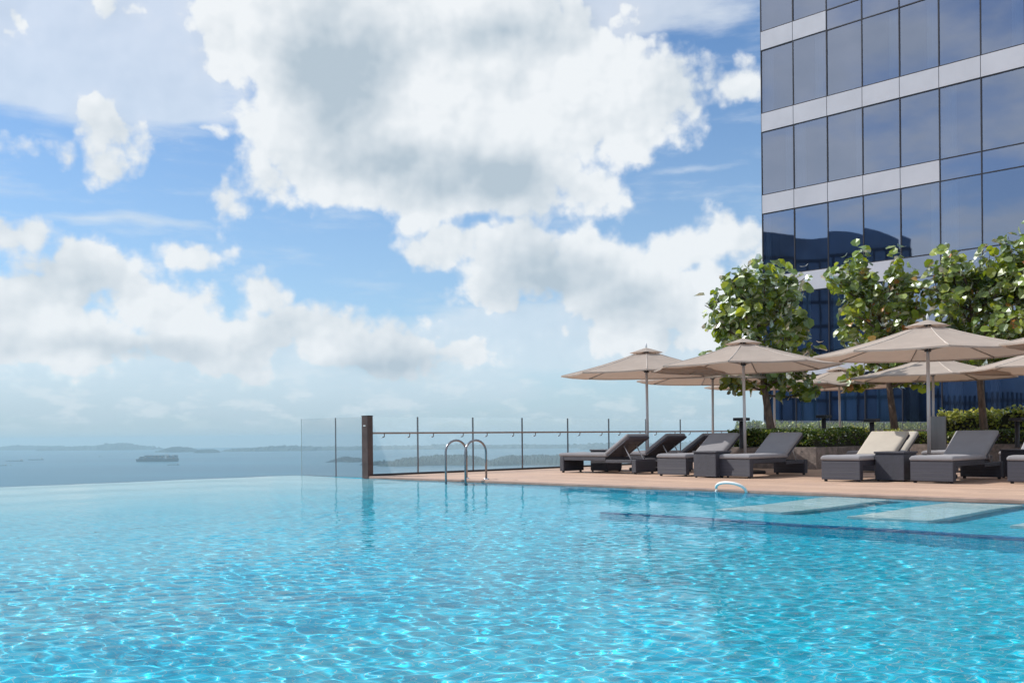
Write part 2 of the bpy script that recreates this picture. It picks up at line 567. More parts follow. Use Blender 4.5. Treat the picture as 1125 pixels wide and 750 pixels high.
M_deck = deck_material()
M_coping = pbr('coping_stone', (.34, .225, .18), .6, var=.15, vscale=3, bump=.2)
M_tile = tile_material('pool_mosaic', (.015, .63, .83), (.010, .54, .78), .05)
M_pale_tile = tile_material('pale_mosaic', (.78, .97, 1.0), (.70, .93, .98), .05, (.7, .9, .92))
M_slope_tile = tile_material('sky_graded_mosaic', (.015, .63, .83), (.010, .54, .78), .05, pale=(.66, .87, .92))
M_dark_tile = tile_material('dark_mosaic', (.008, .23, .46), (.006, .18, .40), .05, (.05, .30, .50))
M_water = water_material()
M_alu = pbr('brushed_aluminium', (.64, .64, .66), .4, .25, var=.06, vscale=20, stretch=(1, 1, .1))
M_steel = pbr('polished_steel', (.66, .68, .70), .12, 1.0)
M_dark_steel = pbr('rail_steel', (.27, .265, .28), .25, 1.0)
M_rust = pbr('brown_metal', (.10, .062, .055), .38, .35, var=.25, vscale=5, bump=.05)
M_black = pbr('black_metal', (.028, .028, .035), .45, .2, var=.2)
M_white = pbr('white_paint', (.78, .78, .76), .4)
M_bronze = pbr('rail_wood', (.30, .23, .20), .4, .3, var=.15)
M_pane = glass_sheet('clear_glass', (.975, .99, .99), .085)
M_pane_sunlit = glass_sheet('sunlit_glass', (.985, .99, .99), .20)  # clear glass with more film, standing for sun on the corner panes
M_edge = pbr('glass_edge', (.42, .52, .52), .2)
M_wicker = wicker_material('grey_wicker', (.050, .052, .074))
M_cushion = fabric_material('grey_cushion', (.345, .34, .36))
M_cushion_sunlit = fabric_material('sunlit_cushion', (.60, .55, .48))
M_cushion_dark = fabric_material('charcoal_cushion', (.10, .09, .105))
M_canopy = fabric_material('beige_canvas', (.56, .485, .43), .26)
M_piping = fabric_material('pale_seam', (.70, .62, .56))
M_dark_rib = pbr('umbrella_rib', (.42, .38, .35), .4, .3)
M_granite = pbr('granite', (.20, .165, .15), .45, var=.35, vscale=9, bump=.15, bscale=120)
M_coping_pale = pbr('pale_coping', (.55, .53, .50), .5, var=.12)
M_soil = pbr('soil', (.05, .035, .025), .9, var=.3, bump=.6)
M_bark = pbr('bark', (.16, .11, .085), .85, var=.45, vscale=14, bump=.7, bscale=60, stretch=(1, 1, .35))
M_leaf = leaf_material('sea_grape_leaf', (.090, .150, .022), (.40, .52, .02))
M_leaf_light = leaf_material('sea_grape_light_leaf', (.20, .27, .03), (.66, .74, .04))  # paler leaf; its bigger share on the right hand trees stands for sunlight
M_leaf_orange = leaf_material('sea_grape_old_leaf', (.70, .30, .07), (.95, .45, .08))
M_hedge = leaf_material('hedge_leaf', (.06, .105, .02), (.22, .32, .02), .08, .55)
M_hedge_light = leaf_material('golden_leaf', (.36, .38, .07), (.75, .74, .10), .10, .5)
M_twig = pbr('hedge_twigs', (.035, .035, .018), .9, var=.4, vscale=20, bump=.8)

# ------------------------------------------------------------------ sea, islands, far hills
SEA_Z = -150.0
def sea_material():
    m = bpy.data.materials.new('sea_water'); m.use_nodes = True
    N = Nodes(m.node_tree); b = m.node_tree.nodes['Principled BSDF']
    geo = N.new('ShaderNodeNewGeometry').outputs['Position']
    n = N.noise(N.v('MULTIPLY', geo, (.00022, .0011, 0)), 1.0, 6, .6)
    N.put(b.inputs['Base Color'], N.mix(N.step(n, .35, .68), (.008, .080, .135, 1), (.020, .125, .185, 1)))
    b.inputs['Roughness'].default_value = .32
    b.inputs['Specular IOR Level'].default_value = .12
    return m
mb = MB()
n = 96
ring = [(17900 * math.cos(2 * math.pi * k / n), 17900 * math.sin(2 * math.pi * k / n), SEA_Z) for k in range(n)]
mb.add(ring, [tuple(range(n))])
tag(mb.build('sea', sea_material()), kind='structure')

def ground_at(x, y, z):
    dx, dy = x - 562.5, y - 479.0
    a, b = dx - .0092 * dy, -.0092 * dx - dy
    yy = F * (z - CAM_Z) / b
    return a / F * yy, yy

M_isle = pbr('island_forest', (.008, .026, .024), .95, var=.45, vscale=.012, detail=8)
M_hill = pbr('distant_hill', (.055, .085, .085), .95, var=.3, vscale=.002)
def island(name, px0, px1, ypx, heights, depth, mat, seed, rough=3.2, nx=260, ny=30):
    """a low wooded ridge: a real height field lying on the sea"""
    x0, y0 = ground_at(px0, ypx, SEA_Z)
    x1, y1 = ground_at(px1, ypx, SEA_Z)
    y0 = y1 = (y0 + y1) / 2
    x0 = (px0 - 562.5) / F * y0; x1 = (px1 - 562.5) / F * y0
    rg = np.random.default_rng(seed)
    u = np.linspace(0, 1, nx); w = np.linspace(0, 1, ny)
    prof = np.interp(u, np.linspace(0, 1, len(heights)), heights)
    U, V_ = np.meshgrid(u, w)
    H = prof[None, :] * np.sin(np.pi * np.clip(V_, 0, 1)) ** .45
    bumps = rg.normal(0, 1, (ny, nx))
    for _ in range(2):
        bumps = (bumps + np.roll(bumps, 1, 1) + np.roll(bumps, -1, 1) + np.roll(bumps, 1, 0) + np.roll(bumps, -1, 0)) / 2.6
    H = H + rough * bumps * (np.minimum(1, H / 8.0))
    H[0, :] = H[-1, :] = -1; H[:, 0] = H[:, -1] = -1
    verts = np.stack([x0 + (x1 - x0) * U, y0 + depth * V_ + 60 * np.sin(U * 9 + seed), SEA_Z + H], -1).reshape(-1, 3)
    idx = np.arange(nx * ny).reshape(ny, nx)
    q = np.stack([idx[:-1, :-1], idx[:-1, 1:], idx[1:, 1:], idx[1:, :-1]], -1).reshape(-1, 4)
    o = link(name, np_mesh(name, verts, q, mat, smooth=True))
    return tag(o, kind='structure')
island('island_terrain', 412, 545, 511.5, [2, 18, 34, 40, 44, 50, 46, 52, 44, 26, 6], 420, M_isle, 3)
island('island_terrain', 528, 640, 511, [3, 22, 40, 44, 40, 42, 46, 44, 46, 40, 30], 500, M_isle, 4)
island('island_terrain', 392, 432, 511.0, [2, 10, 9, 14, 12, 8, 2], 200, M_isle, 8, rough=5)
island('island_terrain', 358, 402, 507.5, [2, 12, 24, 26, 20, 22, 14, 3], 260, M_isle, 5)
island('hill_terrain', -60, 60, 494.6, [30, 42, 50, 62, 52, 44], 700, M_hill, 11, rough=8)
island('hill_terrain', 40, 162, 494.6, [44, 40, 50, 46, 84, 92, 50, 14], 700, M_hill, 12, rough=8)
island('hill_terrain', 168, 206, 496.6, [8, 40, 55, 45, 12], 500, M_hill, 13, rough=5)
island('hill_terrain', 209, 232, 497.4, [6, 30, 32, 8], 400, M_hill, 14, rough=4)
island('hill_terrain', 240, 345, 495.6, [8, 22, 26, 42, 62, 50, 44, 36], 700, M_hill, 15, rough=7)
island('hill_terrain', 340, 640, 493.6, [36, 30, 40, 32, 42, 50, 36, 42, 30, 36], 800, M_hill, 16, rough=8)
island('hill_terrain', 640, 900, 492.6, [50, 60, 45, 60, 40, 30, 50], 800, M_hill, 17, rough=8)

# ------------------------------------------------------------------ ships
M_hull = pbr('ship_hull', (.045, .07, .10), .6)
M_hull_grey = pbr('ship_hull_grey', (.12, .14, .16), .6)
M_boxes = [pbr('container_blue', (.05, .11, .17), .6), pbr('container_rust', (.18, .09, .06), .6), pbr('container_grey', (.24, .27, .28), .6)]
M_ship_white = pbr('ship_white', (.6, .62, .62), .5)
def hull(length, beam, height, mat, parent):
    k = 12
    pts = []
    for i in range(k + 1):
        x = -length / 2 + length * i / k
        w = beam / 2 * min(1.0, max(.05, (1 - i / k) * 4.2)) if i > k * .6 else beam / 2 * min(1, .75 + i * .12)
        pts.append((x, w))
    poly = [(x, -w) for x, w in pts] + [(x, w) for x, w in reversed(pts)]
    m_ = MB()
    nn = len(poly)
    lo = [(x * .96, y * .8, -2) for x, y in poly]; hi = [(x, y, height) for x, y in poly]
    m_.add(lo + hi, [tuple(range(nn, 2 * nn)), tuple(reversed(range(nn)))] + [(i, (i + 1) % nn, (i + 1) % nn + nn, i + nn) for i in range(nn)])
    return m_.build('hull', mat, parent)
def ship(kind, px, ypx, wpx, label, rz=0.0):
    x, y = ground_at(px, ypx, SEA_Z)
    L = wpx * y / F
    o = tag(empty({'container': 'container_ship', 'tanker': 'tanker_ship', 'boat': 'small_boat'}[kind], (x, y, SEA_Z), rz), label, 'boat' if kind == 'boat' else 'ship')
    if kind == 'container':
        hull(L, 42, 19, M_hull, o)
        m_ = MB()
        bays = 20
        r_ = random.Random(2)
        for i in range(bays):
            x0 = -L * .47 + i * L * .88 / bays
            if i == 5:
                m_.build('container_stack', M_boxes, o); m_ = MB()
                continue
            for j in range(5):
                top = 19 + 4 * r_.choice((5, 5, 6, 6))
                if i > bays - 4: top -= 6
                for q in range(int((top - 19) / 4)):
                    m_.box((x0, -20 + j * 8, 19.05 + q * 4), (x0 + L * .88 / bays - 1.5, -12.4 + j * 8, 22.9 + q * 4), 0, None, r_.choice((0, 0, 0, 1, 2)))
        m_.build('container_stack', M_boxes, o)
        m_ = MB(); m_.box((-L * .24, -19, 19.05), (-L * .24 + 11, 19, 50)); m_.box((-L * .24 + 1, -24, 46), (-L * .24 + 8, 24, 49.4))
        m_.build('bridge', M_ship_white, o)
    elif kind == 'tanker':
        hull(L, L * .16, L * .035, M_hull_grey, o)
        m_ = MB(); m_.box((-L * .46, -L * .06, L * .035), (-L * .34, L * .06, L * .105)); m_.box((-L * .45, -L * .012, L * .105), (-L * .42, L * .012, L * .14))
        m_.build('bridge', M_ship_white, o)
        for q in (-.2, .05, .28):
            m_ = MB(); m_.tube([(L * q, 0, L * .03), (L * q, 0, L * .075)], L * .006, 6)
            m_.build('mast', M_hull_grey, o)
    else:
        hull(L, L * .22, L * .07, M_hull_grey, o)
        m_ = MB(); m_.box((-L * .3, -L * .06, L * .07), (L * .02, L * .06, L * .2)); m_.tube([(-L * .1, 0, L * .2), (-L * .1, 0, L * .34)], L * .012, 6)
        m_.build('cabin', M_ship_white, o)
    return o
ship('container', 172.5, 506.8, 47, 'large container ship stacked with boxes, alone on the open sea', R(180))
ship('tanker', 190, 510.5, 13.5, 'small cargo vessel riding low just below the container ship', R(180))
ship('tanker', 15.5, 506.4, 19, 'long grey freighter at anchor under the distant hills', R(180))
ship('tanker', 39, 505.0, 17, 'faint pale freighter beyond and right of the long grey one', R(180))
ship('tanker', 0.5, 511.4, 14, 'nearest grey freighter cut off by the photo edge', R(180))
ship('boat', 12, 510.7, 3.4, 'tiny boat beside the nearest grey freighter')
ship('boat', 109.5, 501.6, 4.2, 'tiny boat far out between the freighters and the container ship')

# ------------------------------------------------------------------ pool shell
S0, S1, T0 = -2.48, 34.0, -26.0
DEPTH = 1.25
def caustic(o):
    o.cycles.is_caustics_receiver = True
    return o
def st_box(m_, s0, s1, t0, t1, z0, z1, bev=0.0, mi=0):
    m_.box((s0, t0, z0), (s1, t1, z1), bev, Matrix.Translation((OX, OY, 0)) @ Matrix.Rotation(POOL_ROT, 4, 'Z'), mi)
def st_sheet(m_, s0, s1, t0, t1, z, mi=0):
    m_.add([W(s0, t0, z), W(s1, t0, z), W(s1, t1, z), W(s0, t1, z)], [(0, 1, 2, 3)], mi)
SHELF_T, SHELF_S, SHELF_Z = -3.55, 9.0, -.40
m_ = MB()
st_sheet(m_, S0, S1, T0, 0, -DEPTH)
caustic(tag(m_.build('pool_floor', M_tile), kind='structure'))
m_ = MB()
m_.add([W(S0, 0, -DEPTH), W(S1, 0, -DEPTH), W(S1, 0, -.0), W(S0, 0, -.0)], [(0, 1, 2, 3)])
m_.add([W(S0, T0, -DEPTH), W(S0, 0, -DEPTH), W(S0, 0, -.015), W(S0, T0, -.015)], [(0, 1, 2, 3)])
m_.add([W(S1, 0, -DEPTH), W(S1, T0, -DEPTH), W(S1, T0, .05), W(S1, 0, .05)], [(0, 1, 2, 3)])
m_.add([W(S1, T0, -DEPTH), W(S0, T0, -DEPTH), W(S0, T0, .05), W(S1, T0, .05)], [(0, 1, 2, 3)])
caustic(tag(m_.build('pool_wall', M_tile), kind='structure'))
m_ = MB(); st_box(m_, SHELF_S, S1 - .01, SHELF_T, -.004, -DEPTH + .004, SHELF_Z)
caustic(tag(m_.build('pool_shelf', M_tile), kind='structure'))
m_ = MB(); st_box(m_, SHELF_S - .003, S1 - .02, SHELF_T - .003, SHELF_T + .10, SHELF_Z - .16, SHELF_Z + .004)
caustic(tag(m_.build('pool_shelf_edge', M_dark_tile), kind='structure'))
for k, (s0, word) in enumerate(((9.95, 'farthest of the pale submerged platforms, beside the water spout'), (11.45, 'middle pale submerged platform with open water on both sides'),
                              (12.95, 'pale submerged platform cut off by the right edge of the photo'))):
    m_ = MB(); st_box(m_, s0, s0 + .80, -2.75, -.22, SHELF_Z + .003, -.10, .015)
    caustic(tag(m_.build('pool_platform', M_pale_tile), word, 'platform', 'pale platforms under the water along the deck'))
m_ = MB()
nn = 24
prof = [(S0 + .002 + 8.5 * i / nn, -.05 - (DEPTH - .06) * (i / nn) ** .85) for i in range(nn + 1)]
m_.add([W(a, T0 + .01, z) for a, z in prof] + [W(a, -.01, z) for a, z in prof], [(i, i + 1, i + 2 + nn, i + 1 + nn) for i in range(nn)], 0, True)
caustic(tag(m_.build('added_pool_slope', M_slope_tile), kind='structure'))  # ramp added so the floor by the weir catches sun, hiding a shaded wall
# weir on the infinity side and round the far corner
m_ = MB()
st_box(m_, S0 - .07, S0 - .001, T0, .30, -2.2, -.014, .01)
st_box(m_, S0, -.20, .001, .30, -2.2, -.012, .01)
tag(m_.build('pool_edge', M_coping), kind='structure')

# water surface: summed ripples on a grid that is finer where they are seen closer
def water():
    cs, ct = ST(0, 0)
    def axis(c, lo, hi, sign):
        a = [c]
        while lo < a[-1] < hi or len(a) == 1:
            a.append(a[-1] + sign * (.0095 + .0022 * abs(a[-1] - c)))
        return a
    sa = axis(cs, S0, S1, -1)[::-1]; sa[0] = S0
    sb = list(np.arange(cs + .09, S1, .09)) + [S1]
    ta = axis(ct, T0, 0, 1); ta[-1] = 0
    tb = [T0] + list(np.arange(T0 + .09, ct - .03, .09))
    s = np.array(sa + sb); t = np.array(tb + ta)
    Sg, Tg = np.meshgrid(s, t)
    rg = np.random.default_rng(21)
    Z = np.zeros_like(Sg)
    n = 72
    space = .0095 + .0022 * np.maximum(np.abs(Sg - cs), np.abs(Tg - ct))
    drift = .35 * np.sin(Sg * .31 + 1.3 * np.sin(Tg * .23)) + .3 * np.sin(Tg * .41 + Sg * .17 + 1.0)
    env = 1.0 + .35 * np.sin(Sg * .55 + Tg * .38 + 1.2 * np.sin(Sg * .21 - Tg * .47))
    for i in range(n):
        lam = math.exp(rg.uniform(math.log(.055), math.log(.215)))
        q = 2 * math.pi / lam
        th = rg.normal(2.2, .95) if i % 4 else rg.uniform(0, 6.283)
        slope = .0325 * math.sqrt(2 / n) * np.clip((lam / space - 2.5) / 2.5, 0, 1)
        ph = rg.uniform(0, 6.283)
        Z += slope / q * np.sin(q * (Sg * math.cos(th) + Tg * math.sin(th)) + ph + rg.uniform(.4, 1.4) * drift * 2)
    Z *= env
    for i in range(7):
        lam = rg.uniform(.9, 2.6); q = 2 * math.pi / lam; th = rg.uniform(0, 6.283)
        Z += .006 / q * np.sin(q * (Sg * math.cos(th) + Tg * math.sin(th)) + rg.uniform(0, 6.28))
    P = np.stack([OX + Sg * EX + Tg * VX, OY + Sg * EY + Tg * VY, Z], -1).reshape(-1, 3)
    idx = np.arange(Sg.size).reshape(Sg.shape)
    q = np.stack([idx[:-1, :-1], idx[:-1, 1:], idx[1:, 1:], idx[1:, :-1]], -1).reshape(-1, 4)
    o = link('pool_water', np_mesh('pool_water', P, q, M_water, smooth=True))
    o.cycles.is_caustics_caster = True
    return tag(o, kind='structure')
water()

# ------------------------------------------------------------------ deck
DECK = .032
T_BLD = 28.8
m_ = MB(); st_box(m_, -.06, 42, .16, T_BLD - .05, -.45, DECK)
tag(m_.build('pool_deck', M_deck), kind='structure')
m_ = MB(); st_box(m_, -.06, 42, -.015, .157, -.14, DECK + .003, .006)
tag(m_.build('deck_kerb', M_coping), kind='structure')

# ------------------------------------------------------------------ glass balustrades
FENCE_TOP = 1.215
def pane_at(p, q, z0, z1, parent, mat=None):
    """one sheet of glass 12 mm thick between two posts"""
    d = (q - p).normalized(); nrm = Vector((-d.y, d.x, 0)) * .005
    a, b = p + d * .014, q - d * .014
    m_ = MB()
    for sgn in (-1, 1):
        o_ = nrm * sgn
        quad = [a + o_ + Vector((0, 0, z0)), b + o_ + Vector((0, 0, z0)), b + o_ + Vector((0, 0, z1)), a + o_ + Vector((0, 0, z1))]
        if sgn == 1: m_.add(quad, [(0, 1, 2, 3)], 0)
    o = m_.build('glass_panel', [mat or M_pane, M_edge], parent)
    m_ = MB()
    t0 = a + Vector((0, 0, z1)); t1 = b + Vector((0, 0, z1))
    m_.add([t0 - nrm, t1 - nrm, t1 + nrm, t0 + nrm], [(0, 1, 2, 3)])
    m_.build('edge', M_edge, o)
    return o
fence = tag(empty('glass_balustrade', W(0, 0, 0)), 'long glass balustrade with slim handrail along the far side of the deck', 'fence')
ts = [.12, 1.33, 2.89, 4.43, 6.0, 7.55, 9.08, 10.62, 12.17, 13.72, 15.3, 16.9, 18.4, 20.0, 21.6, 23.2, 24.8, 26.4, 28.0]
inv = Matrix.Translation(-W(0, 0, 0))
def localise(o):
    """mesh written in world space, parent standing at W(0,0): move the mesh into the parent's space"""
    for c in [o] + list(o.children_recursive):
        c.data.transform(inv)
for a, b in zip(ts[:-1], ts[1:]):
    localise(pane_at(W(0, a), W(0, b), .07, FENCE_TOP, fence))
for a in ts[1:]:
    m_ = MB(); m_.box((-.012, -.016, .04), (.012, .016, FENCE_TOP + .004), .003, pool_frame(0, a))
    localise(m_.build('post', M_dark_steel, fence))
m_ = MB(); m_.box((.045, 0.05, .868), (.085, T_BLD - .2, .905), .012, pool_frame(0, 0))
localise(m_.build('handrail', M_bronze, fence))
for a, b in zip(ts[:-1], ts[1:]):
    for f in (.24, .78):
        p = a + (b - a) * f
        m_ = MB()
        m_.tube([W(.008, p, .80), W(.05, p, .805), W(.066, p, .83), W(.066, p, .868)], .011, 8)
        m_.lathe([(.03, 0), (.03, .012), (0, .012)], 10, 0, tuple(W(.012, p, .794)))
        localise(m_.build('bracket', M_dark_steel, fence))
m_ = MB(); m_.box((-.05, -.02, -.3), (.05, T_BLD - .2, .072), .004, pool_frame(0, 0))
localise(m_.build('base_channel', M_black, fence))

corner = tag(empty('glass_balustrade', W(-2.4, .12, 0)), 'short two panel glass balustrade standing at the far pool corner without a handrail', 'fence')
inv = Matrix.Translation(-W(-2.4, .12, 0))
for a, b in ((-2.47, -1.2), (-1.2, -.10)):
    localise(pane_at(W(a, .12), W(b, .12), -.01, FENCE_TOP, corner, M_pane_sunlit))
m_ = MB(); m_.box((-.011, -.010, -.012), (.011, .010, FENCE_TOP), .003, pool_frame(-1.2, .12))
localise(m_.build('post', M_dark_steel, corner))
m_ = MB(); m_.box((-.004, -.006, -.012), (.004, .006, FENCE_TOP), .001, pool_frame(-2.475, .12))
localise(m_.build('edge_strip', M_edge, corner))

# thick end post
ep = tag(empty('end_post', W(0, .03, -.02), POOL_ROT), 'thick dark brown metal post where the handrail begins at the pool edge', 'post')
m_ = MB(); m_.box((-.098, -.06, 0), (.098, .075, 1.245), .006); m_.build('shaft', M_rust, ep)
m_ = MB(); m_.box((-.104, -.066, 1.2455), (.104, .081, 1.257), .003); m_.build('cap', M_black, ep)
m_ = MB(); m_.box((-.036, -.066, 1.045), (.036, -.061, 1.063), .001); m_.build('plate', M_white, ep)

# ladder rails
def ladder():
    root = tag(empty('pool_ladder', W(2.84, 0, 0), POOL_ROT), 'pool ladder of two arched steel grab rails rising from the water at the deck edge', 'ladder')
    for x in (-.26, .26):
        m_ = MB()
        pts = [(x, -.16, -1.0), (x, -.16, .52)]
        for k in range(1, 12):
            th = math.pi * k / 12
            pts.append((x, .09 - .25 * math.cos(th), .52 + .215 * math.sin(th)))
        pts += [(x, .34, .52), (x, .34, DECK)]
        m_.tube(pts, .0195, 12)
        h = m_.build('grab_rail', M_dark_steel, root)
        m_ = MB(); m_.lathe([(.05, 0), (.05, .006), (.028, .022), (.023, .022)], 16, 0, (x, .34, DECK + .003)); m_.build('flange', M_steel, h)
    for z in (-.25, -.5, -.75):
        m_ = MB(); m_.box((-.24, -.20, z), (.24, -.12, z + .03), .006); m_.build('tread', M_steel, root)
ladder()

# arched spout at the deck edge
sp = tag(empty('water_spout', W(8.42, -.02, 0), POOL_ROT), 'low white arched spout at the deck edge pouring a thin stream into the pool', 'spout')
m_ = MB()
pts = [(.235 * math.cos(R(a)) + .0, -.02 - .10 * math.sin(R(a)), .0 + .115 * math.sin(R(a)) ** .8 + .02) for a in range(8, 176, 8)]
m_.tube([(.235, .02, -.05)] + pts, .020, 12)
m_.build('arch', M_white, sp)
m_ = MB()
m_.tube([(-.225, -.03, .025), (-.24, -.04, .0), (-.245, -.045, -.03)], [.018, .014, .02], 10)
m_.build('stream', M_white, sp)

# ------------------------------------------------------------------ parasols
def make_parasol():
    root = empty('parasol')
    m_ = MB(); m_.box((-.32, -.32, 0), (.32, .32, .06), .015); m_.tube([(0, 0, .06), (0, 0, .34)], .042, 14)
    m_.build('base', M_black, root)
    m_ = MB(); m_.tube([(0, 0, .061), (0, 0, 2.60)], .029, 16); m_.build('pole', M_alu, root)
    RAD, ZE, ZA, nf, nr = 1.86, 2.075, 2.60, 6, 9
    def hgt(r_):
        q = r_ / RAD
        return ZA - (ZA - ZE) * (q ** .93) - .030 * math.sin(math.pi * q)
    m_ = MB()
    grid = []
    inner = .24
    for i in range(nr + 1):
        row = []
        r_ = inner + (RAD - inner) * i / nr
        for k in range(8):
            a0, a1 = 2 * math.pi * (k + .5) / 8, 2 * math.pi * (k + 1.5) / 8
            p0 = Vector((math.cos(a0), math.sin(a0))) * r_; p1 = Vector((math.cos(a1), math.sin(a1))) * r_
            for j in range(nf):
                f = j / nf
                p = p0.lerp(p1, f)
                arch = math.sin(math.pi * f)
                sag = .014 * arch * (r_ / RAD)
                pull = 1 - .022 * arch * max(0, (r_ / RAD - .7) / .3)
                row.append((p.x * pull, p.y * pull, hgt(r_) - sag + rnd.uniform(-.0035, .0035)))
        grid.append(row)
    n = 8 * nf
    vs_ = [p for row in grid for p in row]
    fs = [(i * n + k, (i + 1) * n + k, (i + 1) * n + (k + 1) % n, i * n + (k + 1) % n) for i in range(nr) for k in range(n)]
    m_.add(vs_, fs)
    # hem
    last = grid[-1]
    m_.add(last + [(x, y, z - .028) for x, y, z in last], [(k, k + n, (k + 1) % n + n, (k + 1) % n) for k in range(n)])
    can = m_.build('canopy', M_canopy, root)
    m_ = MB()
    for k in range(8):
        a = 2 * math.pi * (k + .5) / 8
        pts = [(math.cos(a) * r_, math.sin(a) * r_, hgt(r_) + .004) for r_ in np.linspace(inner + .01, RAD - .005, 10)]
        m_.tube(pts, .007, 6)
    m_.build('seam', M_piping, can)
    # vent cap above a gap
    m_ = MB()
    vs_ = [(0, 0, ZA + .045)]
    for r_, dz in ((.19, -.022), (.37, -.080)):
        for k in range(8):
            a = 2 * math.pi * (k + .5) / 8
            vs_.append((math.cos(a) * r_, math.sin(a) * r_, ZA + .012 + dz))
    fs = [(0, 1 + k, 1 + (k + 1) % 8) for k in range(8)] + [(1 + k, 9 + k, 9 + (k + 1) % 8, 1 + (k + 1) % 8) for k in range(8)]
    m_.add(vs_, fs)
    m_.build('vent_cap', M_canopy, root)
    m_ = MB(); m_.lathe([(.018, 0), (.024, .02), (.018, .05), (.008, .085), (0, .10)], 10, 0, (0, 0, ZA + .05)); m_.build('finial', M_alu, root)
    m_ = MB(); m_.lathe([(.03, -.03), (.055, -.03), (.055, .03), (.03, .03)], 14, 0, (0, 0, 2.14)); m_.build('slider', M_black, root)
    m_ = MB(); m_.lathe([(.03, -.03), (.06, -.03), (.06, .03), (.03, .03)], 14, 0, (0, 0, ZA - .06)); m_.build('hub', M_black, root)
    for k in range(8):
        a = 2 * math.pi * (k + .5) / 8
        c, s_ = math.cos(a), math.sin(a)
        m_ = MB(); m_.tube([(c * .05, s_ * .05, ZA - .06), (c * .35, s_ * .35, hgt(.35) - .02), (c * .95, s_ * .95, hgt(.95) - .02), (c * (RAD - .01), s_ * (RAD - .01), hgt(RAD) - .012)], .011, 6)
        r_ = m_.build('rib', M_dark_rib, root)
        m_ = MB(); m_.tube([(c * .05, s_ * .05, 2.14), (c * .80, s_ * .80, hgt(.80) - .03)], .009, 6); m_.build('strut', M_dark_rib, r_)
    return root
parasols = [
    # x, y, turn, size, label
    (2.95, 21.62, 15, 1.0, 'beige parasol nearest the end post, over the lounger beside the glass balustrade'),
    (4.53, 19.34, 1, .985, 'large beige parasol in front of the leftmost tree, its pole among loungers'),
    (7.02, 16.76, 9, 1.0, 'biggest beige parasol in full view, pole rising behind a lounger foot'),
    (9.05, 14.32, 4, 1.0, 'nearest beige parasol of which only the left tip enters at the right edge'),
    (4.94, 24.49, 20, 1.0, 'beige parasol mostly hidden behind the two left ones, pole between them'),
    (9.87, 23.33, 12, 1.0, 'beige parasol directly behind the biggest one, partly covered by its canopy'),
    (11.48, 20.93, 3, 1.0, 'beige parasol low at the right edge before the golden hedge, canopy cut off'),
    (7.1, 26.9, 8, 1.0, 'half hidden beige parasol behind the leftmost tree and its leaves'),
    (9.3, 28.2, 18, 1.0, 'farthest beige parasol, standing alone before the dark glass behind the hedge'),
]
proto = make_parasol()
for i, (x, y, a, k, lab) in enumerate(parasols):
    o = proto if i == 0 else copy_tree(proto)
    o.location = (x, y, DECK + .002)
    o.rotation_euler = (R(rnd.uniform(-.6, .6)), R(rnd.uniform(-.6, .6)), R(a))
    o.scale = (k, k, 1.0 + rnd.uniform(-.012, .012))
    tag(o, lab, 'parasol', 'beige parasols on the pool deck')

# ------------------------------------------------------------------ sun loungers (local x: from foot to head, y: width)
def cushion(m_, x0, x1, y0, y1, z0, z1, mat=None, bev=.022, nx=14, ny=8, puff=.010, seed=1):
    """a soft slab: rounded edges, slightly uneven top"""
    r_ = random.Random(seed)
    ph = [r_.uniform(0, 6.28) for _ in range(4)]
    def dent(u, w):
        e = min(u, 1 - u) * (x1 - x0); f = min(w, 1 - w) * (y1 - y0)
        k = min(1, e / .06) * min(1, f / .06)
        return puff * k * (1 + .5 * math.sin(5 * u + ph[0]) * math.sin(4 * w + ph[1])) + .003 * math.sin(17 * u + ph[2]) * math.sin(9 * w + ph[3]) * k
    us = [0, .012, .035] + [i / nx for i in range(1, nx)] + [.965, .988, 1]
    ws = [0, .03, .08] + [i / ny for i in range(1, ny)] + [.92, .97, 1]
    us = sorted(set(us)); ws = sorted(set(ws))
    top, bot = [], []
    for u in us:
        for w in ws:
            e = min(u, 1 - u) * (x1 - x0); f = min(w, 1 - w) * (y1 - y0)
            d_ = min(e, f)
            rr = bev - math.sqrt(max(0, bev * bev - max(0, bev - d_) ** 2)) if d_ < bev else 0
            top.append((x0 + (x1 - x0) * u, y0 + (y1 - y0) * w, z1 - rr + dent(u, w)))
            bot.append((x0 + (x1 - x0) * u, y0 + (y1 - y0) * w, z0 + rr * .5))
    nu, nw = len(us), len(ws)
    fs = []
    for i in range(nu - 1):
        for j in range(nw - 1):
            a = i * nw + j
            fs.append((a, a + nw, a + nw + 1, a + 1))
            b = a + nu * nw
            fs.append((b, b + 1, b + nw + 1, b + nw))
    o_ = nu * nw
    for i in range(nu - 1):
        a = i * nw; fs.append((a, a + o_, a + nw + o_, a + nw))
        a = i * nw + nw - 1; fs.append((a, a + nw, a + nw + o_, a + o_))
    for j in range(nw - 1):
        a = j; fs.append((a, a + 1, a + 1 + o_, a + o_))
        a = (nu - 1) * nw + j; fs.append((a, a + o_, a + 1 + o_, a + 1))
    vs_ = top + bot
    if mat is not None: vs_ = [mat @ Vector(p) for p in vs_]
    m_.add(vs_, fs, 0, True)
